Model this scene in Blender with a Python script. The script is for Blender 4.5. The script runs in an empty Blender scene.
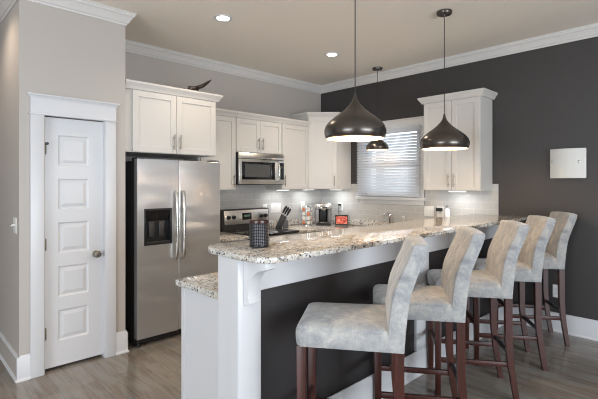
import bpy, bmesh, math, random
from mathutils import Vector, Matrix
random.seed(7)
PI = math.pi
S = bpy.context.scene
COL = S.collection

# ------------------------------------------------------------------ camera
CEIL = 3.03
cd = bpy.data.cameras.new('camera'); cam = bpy.data.objects.new('camera', cd); COL.objects.link(cam)
cam.location = (-4.89, -4.552, 1.511)
cam.rotation_euler = (PI/2, 0, math.radians(45.91 - 90))
cd.sensor_fit = 'HORIZONTAL'; cd.sensor_width = 36.0
cd.lens = 423.2/598*36
cd.shift_y = -(199.5 - 183.3)/598
cd.clip_start = 0.05
S.camera = cam

# ------------------------------------------------------------------ world, light, exposure
S.view_settings.view_transform = 'Standard'; S.view_settings.look = 'None'
S.view_settings.gamma = 1.0; S.view_settings.use_curve_mapping = False
S.view_settings.exposure = 0.0
S.cycles.use_denoising = True
S.cycles.denoising_prefilter = 'ACCURATE'; S.cycles.filter_width = 1.1
S.cycles.max_bounces = 10; S.cycles.diffuse_bounces = 6; S.cycles.glossy_bounces = 5
S.cycles.sample_clamp_indirect = 6.0
S.cycles.caustics_reflective = False; S.cycles.caustics_refractive = False
W = bpy.data.worlds.new('world'); S.world = W; W.use_nodes = True
W.node_tree.nodes['Background'].inputs['Color'].default_value = (0.86, 0.93, 1.0, 1)
W.node_tree.nodes['Background'].inputs['Strength'].default_value = 3.4

def area(name, loc, target, sx, sy, power, col):
    l = bpy.data.lights.new(name, 'AREA'); l.shape = 'RECTANGLE'; l.size = sx; l.size_y = sy
    l.energy = power; l.color = col
    o = bpy.data.objects.new(name, l); COL.objects.link(o); o.location = loc
    o.rotation_euler = (Vector(target) - Vector(loc)).to_track_quat('-Z', 'Y').to_euler()
    return o
DAY = (0.82, 0.91, 1.0)
# area lights for the living room's unseen windows behind and left of camera
area('daylight_front_window', (-3.6, -8.42, 1.5), (-3.6, 0, 2.6), 3.4, 2.1, 315, DAY)
area('daylight_left_window', (-8.92, -4.2, 1.5), (0, -4.2, 2.6), 3.2, 2.2, 270, DAY)
area('added_reflection_light', (-0.08, -6.6, 1.6), (-5, -6.6, 1.6), 2.4, 2.0, 6, DAY)  # added light on the unseen right wall, for the fridge doors to reflect

# ------------------------------------------------------------------ mesh helpers
def newbm(): return bmesh.new()

def box(bm, x0, x1, y0, y1, z0, z1, bev=0.0, seg=2):
    b = bmesh.new()
    bmesh.ops.create_cube(b, size=1.0)
    bmesh.ops.scale(b, vec=(abs(x1-x0), abs(y1-y0), abs(z1-z0)), verts=b.verts)
    bmesh.ops.translate(b, vec=((x0+x1)/2, (y0+y1)/2, (z0+z1)/2), verts=b.verts)
    if bev > 0:
        bmesh.ops.bevel(b, geom=list(b.edges), offset=bev, segments=seg, profile=0.5, affect='EDGES', clamp_overlap=True)
    merge(bm, b)
    return bm

def merge(bm, b, M=None):
    if M is not None: bmesh.ops.transform(b, matrix=M, verts=b.verts)
    mp = {}
    for v in b.verts: mp[v] = bm.verts.new(v.co)
    for f in b.faces:
        try: bm.faces.new([mp[v] for v in f.verts])
        except ValueError: pass
    b.free()

def prism(bm, pts, z0, z1, bev=0.0, seg=2):
    """vertical prism over a counter-clockwise plan outline"""
    b = bmesh.new()
    lo = [b.verts.new((p[0], p[1], z0)) for p in pts]; hi = [b.verts.new((p[0], p[1], z1)) for p in pts]
    n = len(pts)
    b.faces.new(lo[::-1]); b.faces.new(hi)
    for i in range(n): b.faces.new((lo[i], lo[(i+1) % n], hi[(i+1) % n], hi[i]))
    bmesh.ops.recalc_face_normals(b, faces=b.faces)
    if bev: bmesh.ops.bevel(b, geom=list(b.edges), offset=bev, segments=seg, profile=0.5, affect='EDGES', clamp_overlap=True)
    merge(bm, b); return bm

def extrude_x(bm, prof, x0, x1, bev=0.0):
    """profile [(y,z)] extruded along x"""
    b = bmesh.new()
    A = [b.verts.new((x0, p[0], p[1])) for p in prof]; B = [b.verts.new((x1, p[0], p[1])) for p in prof]
    n = len(prof); b.faces.new(A); b.faces.new(B[::-1])
    for i in range(n): b.faces.new((A[i], B[i], B[(i+1) % n], A[(i+1) % n]))
    bmesh.ops.recalc_face_normals(b, faces=b.faces)
    if bev: bmesh.ops.bevel(b, geom=list(b.edges), offset=bev, segments=2, profile=0.5, affect='EDGES', clamp_overlap=True)
    merge(bm, b); return bm

def lathe(bm, prof, n=40, M=None, cap0=True, cap1=True):
    """prof [(r,z)] revolved about z"""
    b = bmesh.new(); rings = []
    for r, z in prof:
        if r < 1e-6: rings.append([b.verts.new((0, 0, z))])
        else: rings.append([b.verts.new((r*math.cos(2*PI*i/n), r*math.sin(2*PI*i/n), z)) for i in range(n)])
    for a, c in zip(rings, rings[1:]):
        for i in range(n):
            j = (i+1) % n
            if len(a) == 1 and len(c) == 1: continue
            if len(a) == 1: b.faces.new((a[0], c[i], c[j]))
            elif len(c) == 1: b.faces.new((a[i], a[j], c[0]))
            else: b.faces.new((a[i], a[j], c[j], c[i]))
    if cap0 and len(rings[0]) > 1: b.faces.new(rings[0][::-1])
    if cap1 and len(rings[-1]) > 1: b.faces.new(rings[-1])
    bmesh.ops.recalc_face_normals(b, faces=b.faces)
    merge(bm, b, M); return bm

def tube(bm, pts, r, n=10):
    """round bar along points; r number or list"""
    pts = [Vector(p) for p in pts]
    rs = r if isinstance(r, (list, tuple)) else [r]*len(pts)
    b = bmesh.new(); rings = []; prev = None
    for i, p in enumerate(pts):
        t = (pts[min(i+1, len(pts)-1)] - pts[max(i-1, 0)]).normalized()
        if prev is None:
            u = t.cross(Vector((0, 0, 1)))
            if u.length < 1e-3: u = t.cross(Vector((1, 0, 0)))
        else: u = prev - t*prev.dot(t)
        u.normalize(); prev = u; w = t.cross(u)
        rings.append([b.verts.new(p + rs[i]*(math.cos(2*PI*k/n)*u + math.sin(2*PI*k/n)*w)) for k in range(n)])
    for a, c in zip(rings, rings[1:]):
        for k in range(n): b.faces.new((a[k], a[(k+1) % n], c[(k+1) % n], c[k]))
    b.faces.new(rings[0][::-1]); b.faces.new(rings[-1])
    bmesh.ops.recalc_face_normals(b, faces=b.faces)
    merge(bm, b); return bm

def bar4(bm, p0, p1, w0, d0, w1=None, d1=None, bev=0.004):
    """four-sided bar from p0 to p1 with x width w and y depth d at each end (for upright legs)"""
    w1 = w0 if w1 is None else w1; d1 = d0 if d1 is None else d1
    b = bmesh.new(); R = []
    for p, w, d in ((p0, w0, d0), (p1, w1, d1)):
        R.append([b.verts.new((p[0]+sx*w/2, p[1]+sy*d/2, p[2])) for sx, sy in ((-1, -1), (1, -1), (1, 1), (-1, 1))])
    b.faces.new(R[0]); b.faces.new(R[1])
    for i in range(4): b.faces.new((R[0][i], R[0][(i+1) % 4], R[1][(i+1) % 4], R[1][i]))
    bmesh.ops.recalc_face_normals(b, faces=b.faces)
    if bev: bmesh.ops.bevel(b, geom=list(b.edges), offset=bev, segments=2, profile=0.5, affect='EDGES', clamp_overlap=True)
    merge(bm, b); return bm

def sweep(bm, path, prof, closed=False, z=0.0):
    """moulding: prof [(out,z)] closed outline swept with mitres along a plan path; 'out' lies to the right of travel"""
    P = [Vector((p[0], p[1])) for p in path]; n = len(P); b = bmesh.new(); rings = []
    for i in range(n):
        if closed or 0 < i < n-1:
            d0 = (P[i]-P[i-1]).normalized(); d1 = (P[(i+1) % n]-P[i]).normalized()
        elif i == 0: d0 = d1 = (P[1]-P[0]).normalized()
        else: d0 = d1 = (P[-1]-P[-2]).normalized()
        n0 = Vector((d0.y, -d0.x)); n1 = Vector((d1.y, -d1.x))
        m = (n0+n1)
        m = m/(m.dot(n0)) if m.length > 1e-4 else n0
        rings.append([b.verts.new((P[i].x+m.x*o, P[i].y+m.y*o, z+h)) for o, h in prof])
    k = len(prof); last = n if closed else n-1
    for i in range(last):
        A = rings[i]; B = rings[(i+1) % n]
        for j in range(k): b.faces.new((A[j], A[(j+1) % k], B[(j+1) % k], B[j]))
    if not closed: b.faces.new(rings[0]); b.faces.new(rings[-1][::-1])
    bmesh.ops.recalc_face_normals(b, faces=b.faces)
    merge(bm, b); return bm

def obj(name, bm, mat, parent=None, sharp=35, loc=None, rot=None):
    me = bpy.data.meshes.new(name)
    bm.normal_update()
    for f in bm.faces: f.smooth = True
    lim = math.radians(sharp)
    for e in bm.edges:
        if len(e.link_faces) == 2:
            if e.calc_face_angle(0) > lim: e.smooth = False
        else: e.smooth = False
    bm.to_mesh(me); bm.free()
    for m in (mat if isinstance(mat, (list, tuple)) else [mat]): me.materials.append(m)
    o = bpy.data.objects.new(name, me); COL.objects.link(o)
    if parent is not None: o.parent = parent
    if loc is not None: o.location = loc
    if rot is not None: o.rotation_euler = rot
    return o

def tag(o, label, cat, group=None):
    o['label'] = label; o['category'] = cat
    if group: o['group'] = group
    return o

def thing(name, label, cat, loc=(0, 0, 0), rotz=0.0, group=None):
    o = bpy.data.objects.new(name, None); COL.objects.link(o)
    o.empty_display_size = 0.1
    o.location = loc; o.rotation_euler = (0, 0, rotz)
    return tag(o, label, cat, group)

def struct(name, bm, mat, parent=None, sharp=35):
    o = obj(name, bm, mat, parent, sharp)
    if parent is None: o['kind'] = 'structure'
    return o

KIDS = {}
def kids(o): return [c for c in bpy.data.objects if c.parent == o]
def dup(root, loc, rotz, label, group=None):
    r = root.copy(); COL.objects.link(r); r.location = loc; r.rotation_euler = (0, 0, rotz); r['label'] = label
    if group: r['group'] = group
    for ch in kids(root):
        c = ch.copy(); COL.objects.link(c); c.parent = r
        for g in kids(ch):
            d = g.copy(); COL.objects.link(d); d.parent = c
    return r

def bx(*a, **k): return box(newbm(), *a, **k)

# ------------------------------------------------------------------ materials
class NT:
    def __init__(s, m): s.t = m.node_tree; s.p = s.t.nodes['Principled BSDF']
    def n(s, typ, **kw):
        nd = s.t.nodes.new(typ)
        for k, v in kw.items():
            if k in nd.inputs: nd.inputs[k].default_value = v
            else: setattr(nd, k, v)
        return nd
    def l(s, a, b): s.t.links.new(a, b)
    def coords(s, kind='Object', scale=(1, 1, 1)):
        tc = s.n('ShaderNodeTexCoord'); mp = s.n('ShaderNodeMapping'); mp.inputs['Scale'].default_value = scale
        s.l(tc.outputs[kind], mp.inputs['Vector']); return mp.outputs['Vector']
    def noise(s, vec, scale, detail=3, rough=0.5, dist=0.0):
        nd = s.n('ShaderNodeTexNoise', Scale=scale, Detail=detail, Roughness=rough, Distortion=dist); s.l(vec, nd.inputs['Vector'])
        return nd.outputs['Fac']
    def ramp(s, fac, stops, interp='LINEAR'):
        r = s.n('ShaderNodeValToRGB'); r.color_ramp.interpolation = interp
        e = r.color_ramp.elements
        while len(e) > 1: e.remove(e[-1])
        e[0].position = stops[0][0]; e[0].color = (*stops[0][1], 1)
        for pos, c in stops[1:]:
            x = e.new(pos); x.color = (*c, 1)
        s.l(fac, r.inputs['Fac']); return r.outputs['Color']
    def mix(s, fac, a, b, mode='MIX'):
        m = s.n('ShaderNodeMix', data_type='RGBA', blend_type=mode)
        ins = [i for i in m.inputs if i.type == 'RGBA']
        for src, dst in ((a, ins[0]), (b, ins[1])):
            if isinstance(src, tuple): dst.default_value = (*src, 1)
            else: s.l(src, dst)
        if isinstance(fac, (int, float)): m.inputs[0].default_value = fac
        else: s.l(fac, m.inputs[0])
        return [o for o in m.outputs if o.type == 'RGBA'][0]
    def bump(s, h, strength=0.2, dist=0.01):
        b = s.n('ShaderNodeBump', Strength=strength, Distance=dist); s.l(h, b.inputs['Height']); s.l(b.outputs['Normal'], s.p.inputs['Normal'])
    def base(s, c): s.l(c, s.p.inputs['Base Color'])
    def rough(s, fac, lo, hi):
        r = s.n('ShaderNodeMapRange'); r.inputs['To Min'].default_value = lo; r.inputs['To Max'].default_value = hi
        s.l(fac, r.inputs['Value']); s.l(r.outputs['Result'], s.p.inputs['Roughness'])

def mat(name, col, rough=0.5, metal=0.0, **kw):
    m = bpy.data.materials.new(name); m.use_nodes = True
    p = m.node_tree.nodes['Principled BSDF']
    p.inputs['Base Color'].default_value = (*col, 1); p.inputs['Roughness'].default_value = rough
    p.inputs['Metallic'].default_value = metal
    for k, v in kw.items():
        p.inputs[k.replace('_', ' ')].default_value = v if not isinstance(v, tuple) or len(v) != 3 else (*v, 1)
    return m

def paint(name, col, rough=0.55, bump=0.06):
    m = mat(name, col, rough); t = NT(m); v = t.coords('Object')
    t.bump(t.noise(v, 220, 2), bump, 0.002); return m

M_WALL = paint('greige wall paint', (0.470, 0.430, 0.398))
M_DARK = paint('charcoal wall paint', (0.042, 0.038, 0.037), 0.5)
M_CEIL = paint('ceiling paint', (0.84, 0.775, 0.69), 0.8)
M_TRIM = paint('white trim paint', (0.645, 0.645, 0.665), 0.35, 0.02)
M_CAB = paint('white cabinet paint', (0.605, 0.58, 0.55), 0.38, 0.02)
M_TRIMW = paint('warm white trim paint', (0.63, 0.61, 0.59), 0.4, 0.02)
M_BARP = paint('charcoal bar panel paint', (0.034, 0.030, 0.031), 0.45)
M_NICKEL = mat('brushed nickel', (0.27, 0.245, 0.21), 0.38, 1.0)
M_CHROME = mat('polished chrome', (0.82, 0.82, 0.82), 0.08, 1.0)
M_BLACK = mat('black plastic', (0.012, 0.012, 0.013), 0.35)
M_BLKGLASS = mat('black glass', (0.008, 0.008, 0.009), 0.06)
M_GREY = mat('grey plastic', (0.16, 0.16, 0.165), 0.4)
M_DKGREY = mat('dark grey enamel', (0.035, 0.035, 0.037), 0.45)
M_PLATE = mat('white plastic plate', (0.80, 0.80, 0.78), 0.3)
M_BRONZE = mat('dark bronze metal', (0.105, 0.092, 0.082), 0.27, 0.85)
M_SHADEIN = mat('cream shade lining', (0.85, 0.72, 0.52), 0.5)
M_GLASS = mat('window glass', (1, 1, 1), 0.02)
_t = NT(M_GLASS); _tp = _t.n('ShaderNodeBsdfTransparent'); _gl = _t.n('ShaderNodeBsdfGlossy', Roughness=0.02); _fr = _t.n('ShaderNodeFresnel', IOR=1.45)
_mx = _t.n('ShaderNodeMixShader'); _t.l(_fr.outputs[0], _mx.inputs[0]); _t.l(_tp.outputs[0], _mx.inputs[1]); _t.l(_gl.outputs[0], _mx.inputs[2])
_t.l(_mx.outputs[0], _t.t.nodes['Material Output'].inputs['Surface'])
M_BLIND = mat('white blind slats', (0.80, 0.82, 0.84), 0.4)
_t = NT(M_BLIND); _tr = _t.n('ShaderNodeBsdfTranslucent'); _tr.inputs['Color'].default_value = (0.85, 0.88, 0.92, 1)
_mx = _t.n('ShaderNodeMixShader'); _mx.inputs[0].default_value = 0.7
_t.l(_t.p.outputs[0], _mx.inputs[1]); _t.l(_tr.outputs[0], _mx.inputs[2]); _t.l(_mx.outputs[0], _t.t.nodes['Material Output'].inputs['Surface'])
M_SCONCE = mat('frosted white shade', (0.66, 0.65, 0.62), 0.75)
M_RUBBER = mat('dark rubber', (0.02, 0.02, 0.02), 0.7)

def emis(name, col, st):
    m = bpy.data.materials.new(name); m.use_nodes = True; p = m.node_tree.nodes['Principled BSDF']
    p.inputs['Base Color'].default_value = (*col, 1); p.inputs['Emission Color'].default_value = (*col, 1)
    p.inputs['Emission Strength'].default_value = st; return m
M_BULB = emis('warm bulb', (1.0, 0.80, 0.55), 9.0)
M_LED = emis('recessed lamp lens', (1.0, 0.93, 0.82), 9.0)
M_UCL = emis('under cabinet lamp lens', (1.0, 0.97, 0.92), 3.0)
M_CLOCK = emis('green clock glow', (0.10, 0.16, 0.12), 0.25)

def steel(name, sc, col=(0.58, 0.565, 0.545), r0=0.22, r1=0.36, wavy=0.0):
    m = mat(name, col, 0.3, 0.78 if wavy else 1.0); t = NT(m); v = t.coords('Object', sc)
    f = t.noise(v, 30, 4, 0.6); t.rough(f, r0, r1)
    if wavy:
        v2 = t.coords('Object', (1.0, 1.0, 2.6)); t.bump(t.noise(v2, 2.0, 1), wavy, 0.05)
    return m
M_STEEL = steel('brushed stainless steel', (1, 1, 60), (0.60, 0.60, 0.605), 0.27, 0.38, wavy=0.5)
M_STEEL2 = steel('stainless steel trim', (1, 1, 40), (0.66, 0.64, 0.61))
M_STEELH = mat('stainless handle', (0.72, 0.70, 0.67), 0.18, 1.0)

def granite():
    m = mat('speckled granite', (0.6, 0.55, 0.5), 0.07); t = NT(m); v = t.coords('Object')
    big = t.noise(v, 4.0, 4, 0.6, 0.4)
    c = t.ramp(big, [(0.38, (0.44, 0.34, 0.23)), (0.48, (0.54, 0.48, 0.40)), (0.58, (0.61, 0.60, 0.58))])
    w = t.ramp(t.noise(v, 45, 3, 0.55), [(0.46, (0, 0, 0)), (0.56, (1, 1, 1))])
    c = t.mix(w, c, (0.68, 0.66, 0.63))
    k1 = t.ramp(t.noise(v, 38, 5, 0.7, 0.8), [(0.53, (0, 0, 0)), (0.60, (1, 1, 1))])
    c = t.mix(k1, c, (0.25, 0.23, 0.22))
    vo = t.n('ShaderNodeTexVoronoi', Scale=70.0, feature='F1'); t.l(v, vo.inputs['Vector'])
    sp = t.ramp(vo.outputs['Distance'], [(0.30, (1, 1, 1)), (0.46, (0, 0, 0))])
    clus = t.ramp(t.noise(v, 24, 3, 0.6), [(0.47, (0, 0, 0)), (0.53, (1, 1, 1))])
    k2 = t.mix(1.0, sp, clus, 'MULTIPLY')
    c = t.mix(k2, c, (0.022, 0.020, 0.020)); t.base(c); return m
M_GRAN = granite()

def floor_mat():
    m = mat('dark stained plank floor', (0.1, 0.08, 0.07), 0.3); t = NT(m)
    tc = t.n('ShaderNodeTexCoord'); mp = t.n('ShaderNodeMapping'); mp.inputs['Rotation'].default_value = (0, 0, PI/2)
    t.l(tc.outputs['Object'], mp.inputs['Vector']); v = mp.outputs['Vector']
    br = t.n('ShaderNodeTexBrick', Scale=1.0); t.l(v, br.inputs['Vector'])
    br.offset = 0.37; br.inputs['Brick Width'].default_value = 1.15; br.inputs['Row Height'].default_value = 0.125
    br.inputs['Mortar Size'].default_value = 0.0012; br.inputs['Mortar Smooth'].default_value = 0.3; br.inputs['Bias'].default_value = 0.0
    br.inputs['Color1'].default_value = (0.0, 0.0, 0.0, 1); br.inputs['Color2'].default_value = (1, 1, 1, 1); br.inputs['Mortar'].default_value = (0.5, 0.5, 0.5, 1)
    tone = t.ramp(br.outputs['Color'], [(0.0, (0.185, 0.150, 0.124)), (0.5, (0.222, 0.187, 0.158)), (1.0, (0.258, 0.224, 0.194))])
    mp2 = t.n('ShaderNodeMapping'); mp2.inputs['Scale'].default_value = (1.3, 16, 1); t.l(v, mp2.inputs['Vector'])
    g = t.noise(mp2.outputs['Vector'], 3.2, 5, 0.62, 0.5)
    gr = t.ramp(g, [(0.30, (0.74, 0.75, 0.75)), (0.52, (1.02, 1.02, 1.01)), (0.74, (1.32, 1.29, 1.24))])
    c = t.mix(1.0, tone, gr, 'MULTIPLY')
    c = t.mix(br.outputs['Fac'], c, (0.03, 0.025, 0.022)); t.base(c)
    mp3 = t.n('ShaderNodeMapping'); mp3.inputs['Scale'].default_value = (0.8, 4.5, 1); t.l(v, mp3.inputs['Vector'])
    c = t.mix(t.ramp(t.noise(mp3.outputs['Vector'], 2.4, 3, 0.6, 0.4), [(0.42, (0, 0, 0)), (0.62, (0.75, 0.75, 0.75))]), c, (0.27, 0.26, 0.24)); t.base(c)
    t.rough(g, 0.09, 0.20); t.bump(g, 0.03, 0.003); return m
M_FLOOR = floor_mat()

def tile_mat(name, along_y):
    m = mat(name, (0.45, 0.46, 0.45), 0.1); t = NT(m); tc = t.n('ShaderNodeTexCoord')
    sx = t.n('ShaderNodeSeparateXYZ'); t.l(tc.outputs['Object'], sx.inputs[0]); cb = t.n('ShaderNodeCombineXYZ')
    t.l(sx.outputs['Y' if along_y else 'X'], cb.inputs['X']); t.l(sx.outputs['Z'], cb.inputs['Y'])
    br = t.n('ShaderNodeTexBrick', Scale=1.0); t.l(cb.outputs[0], br.inputs['Vector']); br.offset = 0.5
    br.inputs['Brick Width'].default_value = 0.152; br.inputs['Row Height'].default_value = 0.076
    br.inputs['Mortar Size'].default_value = 0.002; br.inputs['Mortar Smooth'].default_value = 0.2
    br.inputs['Color1'].default_value = (0.44, 0.435, 0.42, 1); br.inputs['Color2'].default_value = (0.49, 0.485, 0.47, 1)
    br.inputs['Mortar'].default_value = (0.60, 0.59, 0.57, 1)
    t.base(br.outputs['Color'])
    iv = t.n('ShaderNodeMath', operation='SUBTRACT'); iv.inputs[0].default_value = 1.0; t.l(br.outputs['Fac'], iv.inputs[1])
    t.bump(iv.outputs[0], 0.35, 0.004); return m
M_TILEX = tile_mat('grey glass subway tile', False); M_TILEY = tile_mat('grey glass subway tile side', True)

def velvet():
    m = mat('crushed grey velvet', (0.4, 0.4, 0.4), 0.75, 0.0, Sheen_Weight=0.4, Sheen_Roughness=0.45); t = NT(m); v = t.coords('Object')
    f = t.noise(v, 11.0, 6, 0.74, 0.5)
    c = t.ramp(f, [(0.32, (0.22, 0.225, 0.24)), (0.46, (0.31, 0.314, 0.322)), (0.56, (0.385, 0.377, 0.365)), (0.68, (0.50, 0.478, 0.45))])
    t.base(c); t.bump(t.noise(v, 18, 4, 0.6, 0.8), 0.4, 0.02); return m
M_VELVET = velvet()

def wood(name, c0, c1, sc=(14, 14, 1.2), rough=0.4):
    m = mat(name, c0, rough); t = NT(m); v = t.coords('Object', sc)
    t.base(t.ramp(t.noise(v, 4, 4, 0.6, 0.3), [(0.3, c0), (0.7, c1)])); return m
M_MAHOG = wood('dark mahogany', (0.028, 0.0065, 0.0045), (0.066, 0.016, 0.010))
M_WOODB = wood('dark carved wood', (0.008, 0.005, 0.004), (0.02, 0.011, 0.008))

def diamond():
    m = mat('embossed pewter diamonds', (0.19, 0.19, 0.205), 0.28, 0.8); t = NT(m); tc = t.n('ShaderNodeTexCoord')
    sp = t.n('ShaderNodeSeparateXYZ'); t.l(tc.outputs['Object'], sp.inputs[0])
    at = t.n('ShaderNodeMath', operation='ARCTAN2'); t.l(sp.outputs['Y'], at.inputs[0]); t.l(sp.outputs['X'], at.inputs[1])
    a = t.n('ShaderNodeMath', operation='MULTIPLY'); t.l(at.outputs[0], a.inputs[0]); a.inputs[1].default_value = 15.0
    z = t.n('ShaderNodeMath', operation='MULTIPLY'); t.l(sp.outputs['Z'], z.inputs[0]); z.inputs[1].default_value = 380.0
    outs = []
    for op in ('ADD', 'SUBTRACT'):
        q = t.n('ShaderNodeMath', operation=op); t.l(a.outputs[0], q.inputs[0]); t.l(z.outputs[0], q.inputs[1])
        s = t.n('ShaderNodeMath', operation='SINE'); t.l(q.outputs[0], s.inputs[0]); outs.append(s.outputs[0])
    pr = t.n('ShaderNodeMath', operation='MULTIPLY'); t.l(outs[0], pr.inputs[0]); t.l(outs[1], pr.inputs[1])
    mr = t.n('ShaderNodeMapRange'); mr.inputs['From Min'].default_value = -1; t.l(pr.outputs[0], mr.inputs['Value'])
    t.base(t.ramp(mr.outputs['Result'], [(0.42, (0.010, 0.010, 0.011)), (0.72, (0.16, 0.16, 0.18))]))
    t.bump(mr.outputs['Result'], 0.5, 0.004); return m
M_DIAM = diamond()

# ------------------------------------------------------------------ room shell
X_P0, X_P1, Y_P = -4.176, -3.368, -0.743        # pantry closet
ROOM_L, ROOM_F, HALL_L, HALL_B = -9.0, -8.5, -5.6, 3.2
struct('floor', bx(ROOM_L-0.1, 0.1, ROOM_F-0.1, HALL_B+0.1, -0.08, 0), M_FLOOR)
struct('ceiling', bx(ROOM_L-0.1, 0.12, ROOM_F-0.1, HALL_B+0.1, CEIL, CEIL+0.1), M_CEIL)
struct('wall_back', bx(X_P0+0.1, 0.12, 0, 0.12, 0, CEIL), M_WALL)
WY0, WY1, WZ0, WZ1 = -1.70, -0.86, 1.33, 2.25     # window opening in the right wall
b = newbm()
box(b, 0, 0.12, WY1, 0.0, 0, CEIL); box(b, 0, 0.12, ROOM_F, WY0, 0, CEIL)
box(b, 0, 0.12, WY0, WY1, 0, WZ0); box(b, 0, 0.12, WY0, WY1, WZ1, CEIL)
struct('wall_right', b, M_DARK)
b = newbm()
DX0, DX1, DZ = -4.003, -3.545, 2.05
box(b, X_P0+0.1, DX0, Y_P, Y_P+0.1, 0, CEIL); box(b, DX1, X_P1, Y_P, Y_P+0.1, 0, CEIL); box(b, DX0, DX1, Y_P, Y_P+0.1, DZ, CEIL)
struct('wall_pantry', b, M_WALL)
struct('wall_pantry_side', bx(X_P1-0.1, X_P1, Y_P+0.1, 0, 0, CEIL), M_WALL)
struct('wall_hall_right', bx(X_P0, X_P0+0.1, Y_P, HALL_B, 0, CEIL), M_WALL)
struct('wall_hall_end', bx(HALL_L, X_P0, HALL_B, HALL_B+0.1, 0, CEIL), M_WALL)
struct('wall_hall_left', bx(HALL_L-0.1, HALL_L, Y_P, HALL_B, 0, CEIL), M_WALL)
struct('wall_living', bx(ROOM_L, HALL_L-0.1, Y_P, Y_P+0.1, 0, CEIL), M_WALL)
struct('wall_left', bx(ROOM_L-0.1, ROOM_L, ROOM_F, Y_P, 0, CEIL), M_WALL)
struct('wall_front', bx(ROOM_L, 0, ROOM_F-0.1, ROOM_F, 0, CEIL), M_WALL)

CROWN = [(0, -0.108), (0.012, -0.108), (0.016, -0.094), (0.030, -0.086), (0.046, -0.062), (0.070, -0.036), (0.084, -0.030), (0.088, -0.016), (0.096, -0.012), (0.096, 0), (0, 0)]
crown_path = [(HALL_L, HALL_B), (X_P0, HALL_B), (X_P0, Y_P), (X_P1, Y_P), (X_P1, 0), (0, 0), (0, ROOM_F), (ROOM_L, ROOM_F), (ROOM_L, Y_P), (HALL_L, Y_P)]
CROWN = [(o*0.74, h) for o, h in CROWN]
struct('trim_crown', sweep(newbm(), crown_path, CROWN, closed=True, z=CEIL), M_TRIMW, sharp=25)
BASE = [(0, 0), (0.026, 0), (0.026, 0.010), (0.016, 0.022), (0.016, 0.170), (0.010, 0.182), (0.008, 0.192), (0, 0.192)]
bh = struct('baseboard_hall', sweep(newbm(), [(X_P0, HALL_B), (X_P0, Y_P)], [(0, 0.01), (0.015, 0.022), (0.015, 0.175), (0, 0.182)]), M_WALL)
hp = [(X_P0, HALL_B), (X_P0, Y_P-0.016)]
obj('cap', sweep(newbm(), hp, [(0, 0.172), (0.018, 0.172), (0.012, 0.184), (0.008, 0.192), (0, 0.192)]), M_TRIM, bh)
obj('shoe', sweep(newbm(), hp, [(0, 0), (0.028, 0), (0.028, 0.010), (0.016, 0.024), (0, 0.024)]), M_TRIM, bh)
struct('baseboard_pantry_left', sweep(newbm(), [(X_P0, Y_P+0.015), (X_P0, Y_P), (-4.106, Y_P)], BASE), M_TRIM)
struct('baseboard_pantry', sweep(newbm(), [(-3.458, Y_P), (X_P1, Y_P), (X_P1, Y_P+0.05)], BASE), M_TRIM)
struct('baseboard_right', sweep(newbm(), [(0, -2.80), (0, ROOM_F), (ROOM_L, ROOM_F)], BASE), M_TRIM)

# unseen frames round the daylight area lights; the walls behind stay solid
def casing_rect(bm, axis, pos, a0, a1, z0, z1, w, t):
    for (p, q, r, s) in ((a0-w, a0, z0-w, z1+w), (a1, a1+w, z0-w, z1+w), (a0, a1, z1, z1+w), (a0, a1, z0-w, z0)):
        if axis == 'y': box(bm, p, q, pos, pos+t, r, s)
        else: box(bm, pos, pos+t, p, q, r, s)
    return bm
struct('window_2', casing_rect(newbm(), 'y', ROOM_F, -5.3, -1.9, 0.45, 2.55, 0.09, 0.02), M_TRIM)
struct('window_3', casing_rect(newbm(), 'x', ROOM_L, -5.8, -2.6, 0.4, 2.6, 0.09, 0.02), M_TRIM)
struct('added_light_frame', casing_rect(newbm(), 'x', -0.02, -7.45, -5.75, 0.7, 2.5, 0.09, 0.02), M_TRIM)  # frame round the added reflection light, no real window here

# ---- pantry door
yd = -0.712
door = thing('door_1', 'narrow white five-panel pantry door with a nickel knob', 'door', (-0.018, 0, 0)); door['kind'] = 'structure'
d0, d1, dz0, dz1 = -3.980, -3.531, 0.024, 2.043
p0, p1 = -3.884, -3.648
tops = [1.905-0.357*i for i in range(5)]; PH = 0.25
b = newbm()
box(b, d0, p0, yd, yd+0.035, dz0, dz1); box(b, p1, d1, yd, yd+0.035, dz0, dz1)
zz = [dz1]+[v for t in tops for v in (t, t-PH)]+[dz0]
for i in range(0, len(zz), 2): box(b, p0, p1, yd, yd+0.035, zz[i+1], zz[i])
obj('door_slab', b, M_TRIM, door)
for t in tops:
    b = newbm(); q = bmesh.new()
    z1_, z0_ = t, t-PH
    rings = [(0.0, 0.0), (0.012, 0.012), (0.020, 0.012), (0.046, 0.003)]
    R = []
    for ins, dep in rings:
        R.append([q.verts.new((x, yd+dep, z)) for x, z in ((p0+ins, z0_+ins), (p1-ins, z0_+ins), (p1-ins, z1_-ins), (p0+ins, z1_-ins))])
    for A, B in zip(R, R[1:]):
        for i in range(4): q.faces.new((A[i], A[(i+1) % 4], B[(i+1) % 4], B[i]))
    q.faces.new(R[-1]); merge(b, q)
    obj('panel', b, M_TRIM, door, sharp=15)
for hz in (1.79, 1.02, 0.305):
    h = obj('hinge', bx(-3.979, -3.967, yd-0.004, yd+0.002, hz-0.045, hz+0.045, 0.001), M_NICKEL, door)
    obj('hinge_pin', tube(newbm(), [(-3.979, yd-0.006, hz-0.05), (-3.979, yd-0.006, hz+0.05)], 0.0065), M_NICKEL, h)
hs = newbm(); tube(hs, [(-3.974, yd-0.006, 1.82), (-3.974, yd-0.05, 1.825)], 0.005); lathe(hs, [(0.0, -0.012), (0.011, -0.010), (0.011, 0.004), (0, 0.006)], 14, Matrix.Translation((-3.974, yd-0.055, 1.825)) @ Matrix.Rotation(PI/2, 4, 'X'))
obj('door_stop', hs, M_DKGREY, door)
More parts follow.
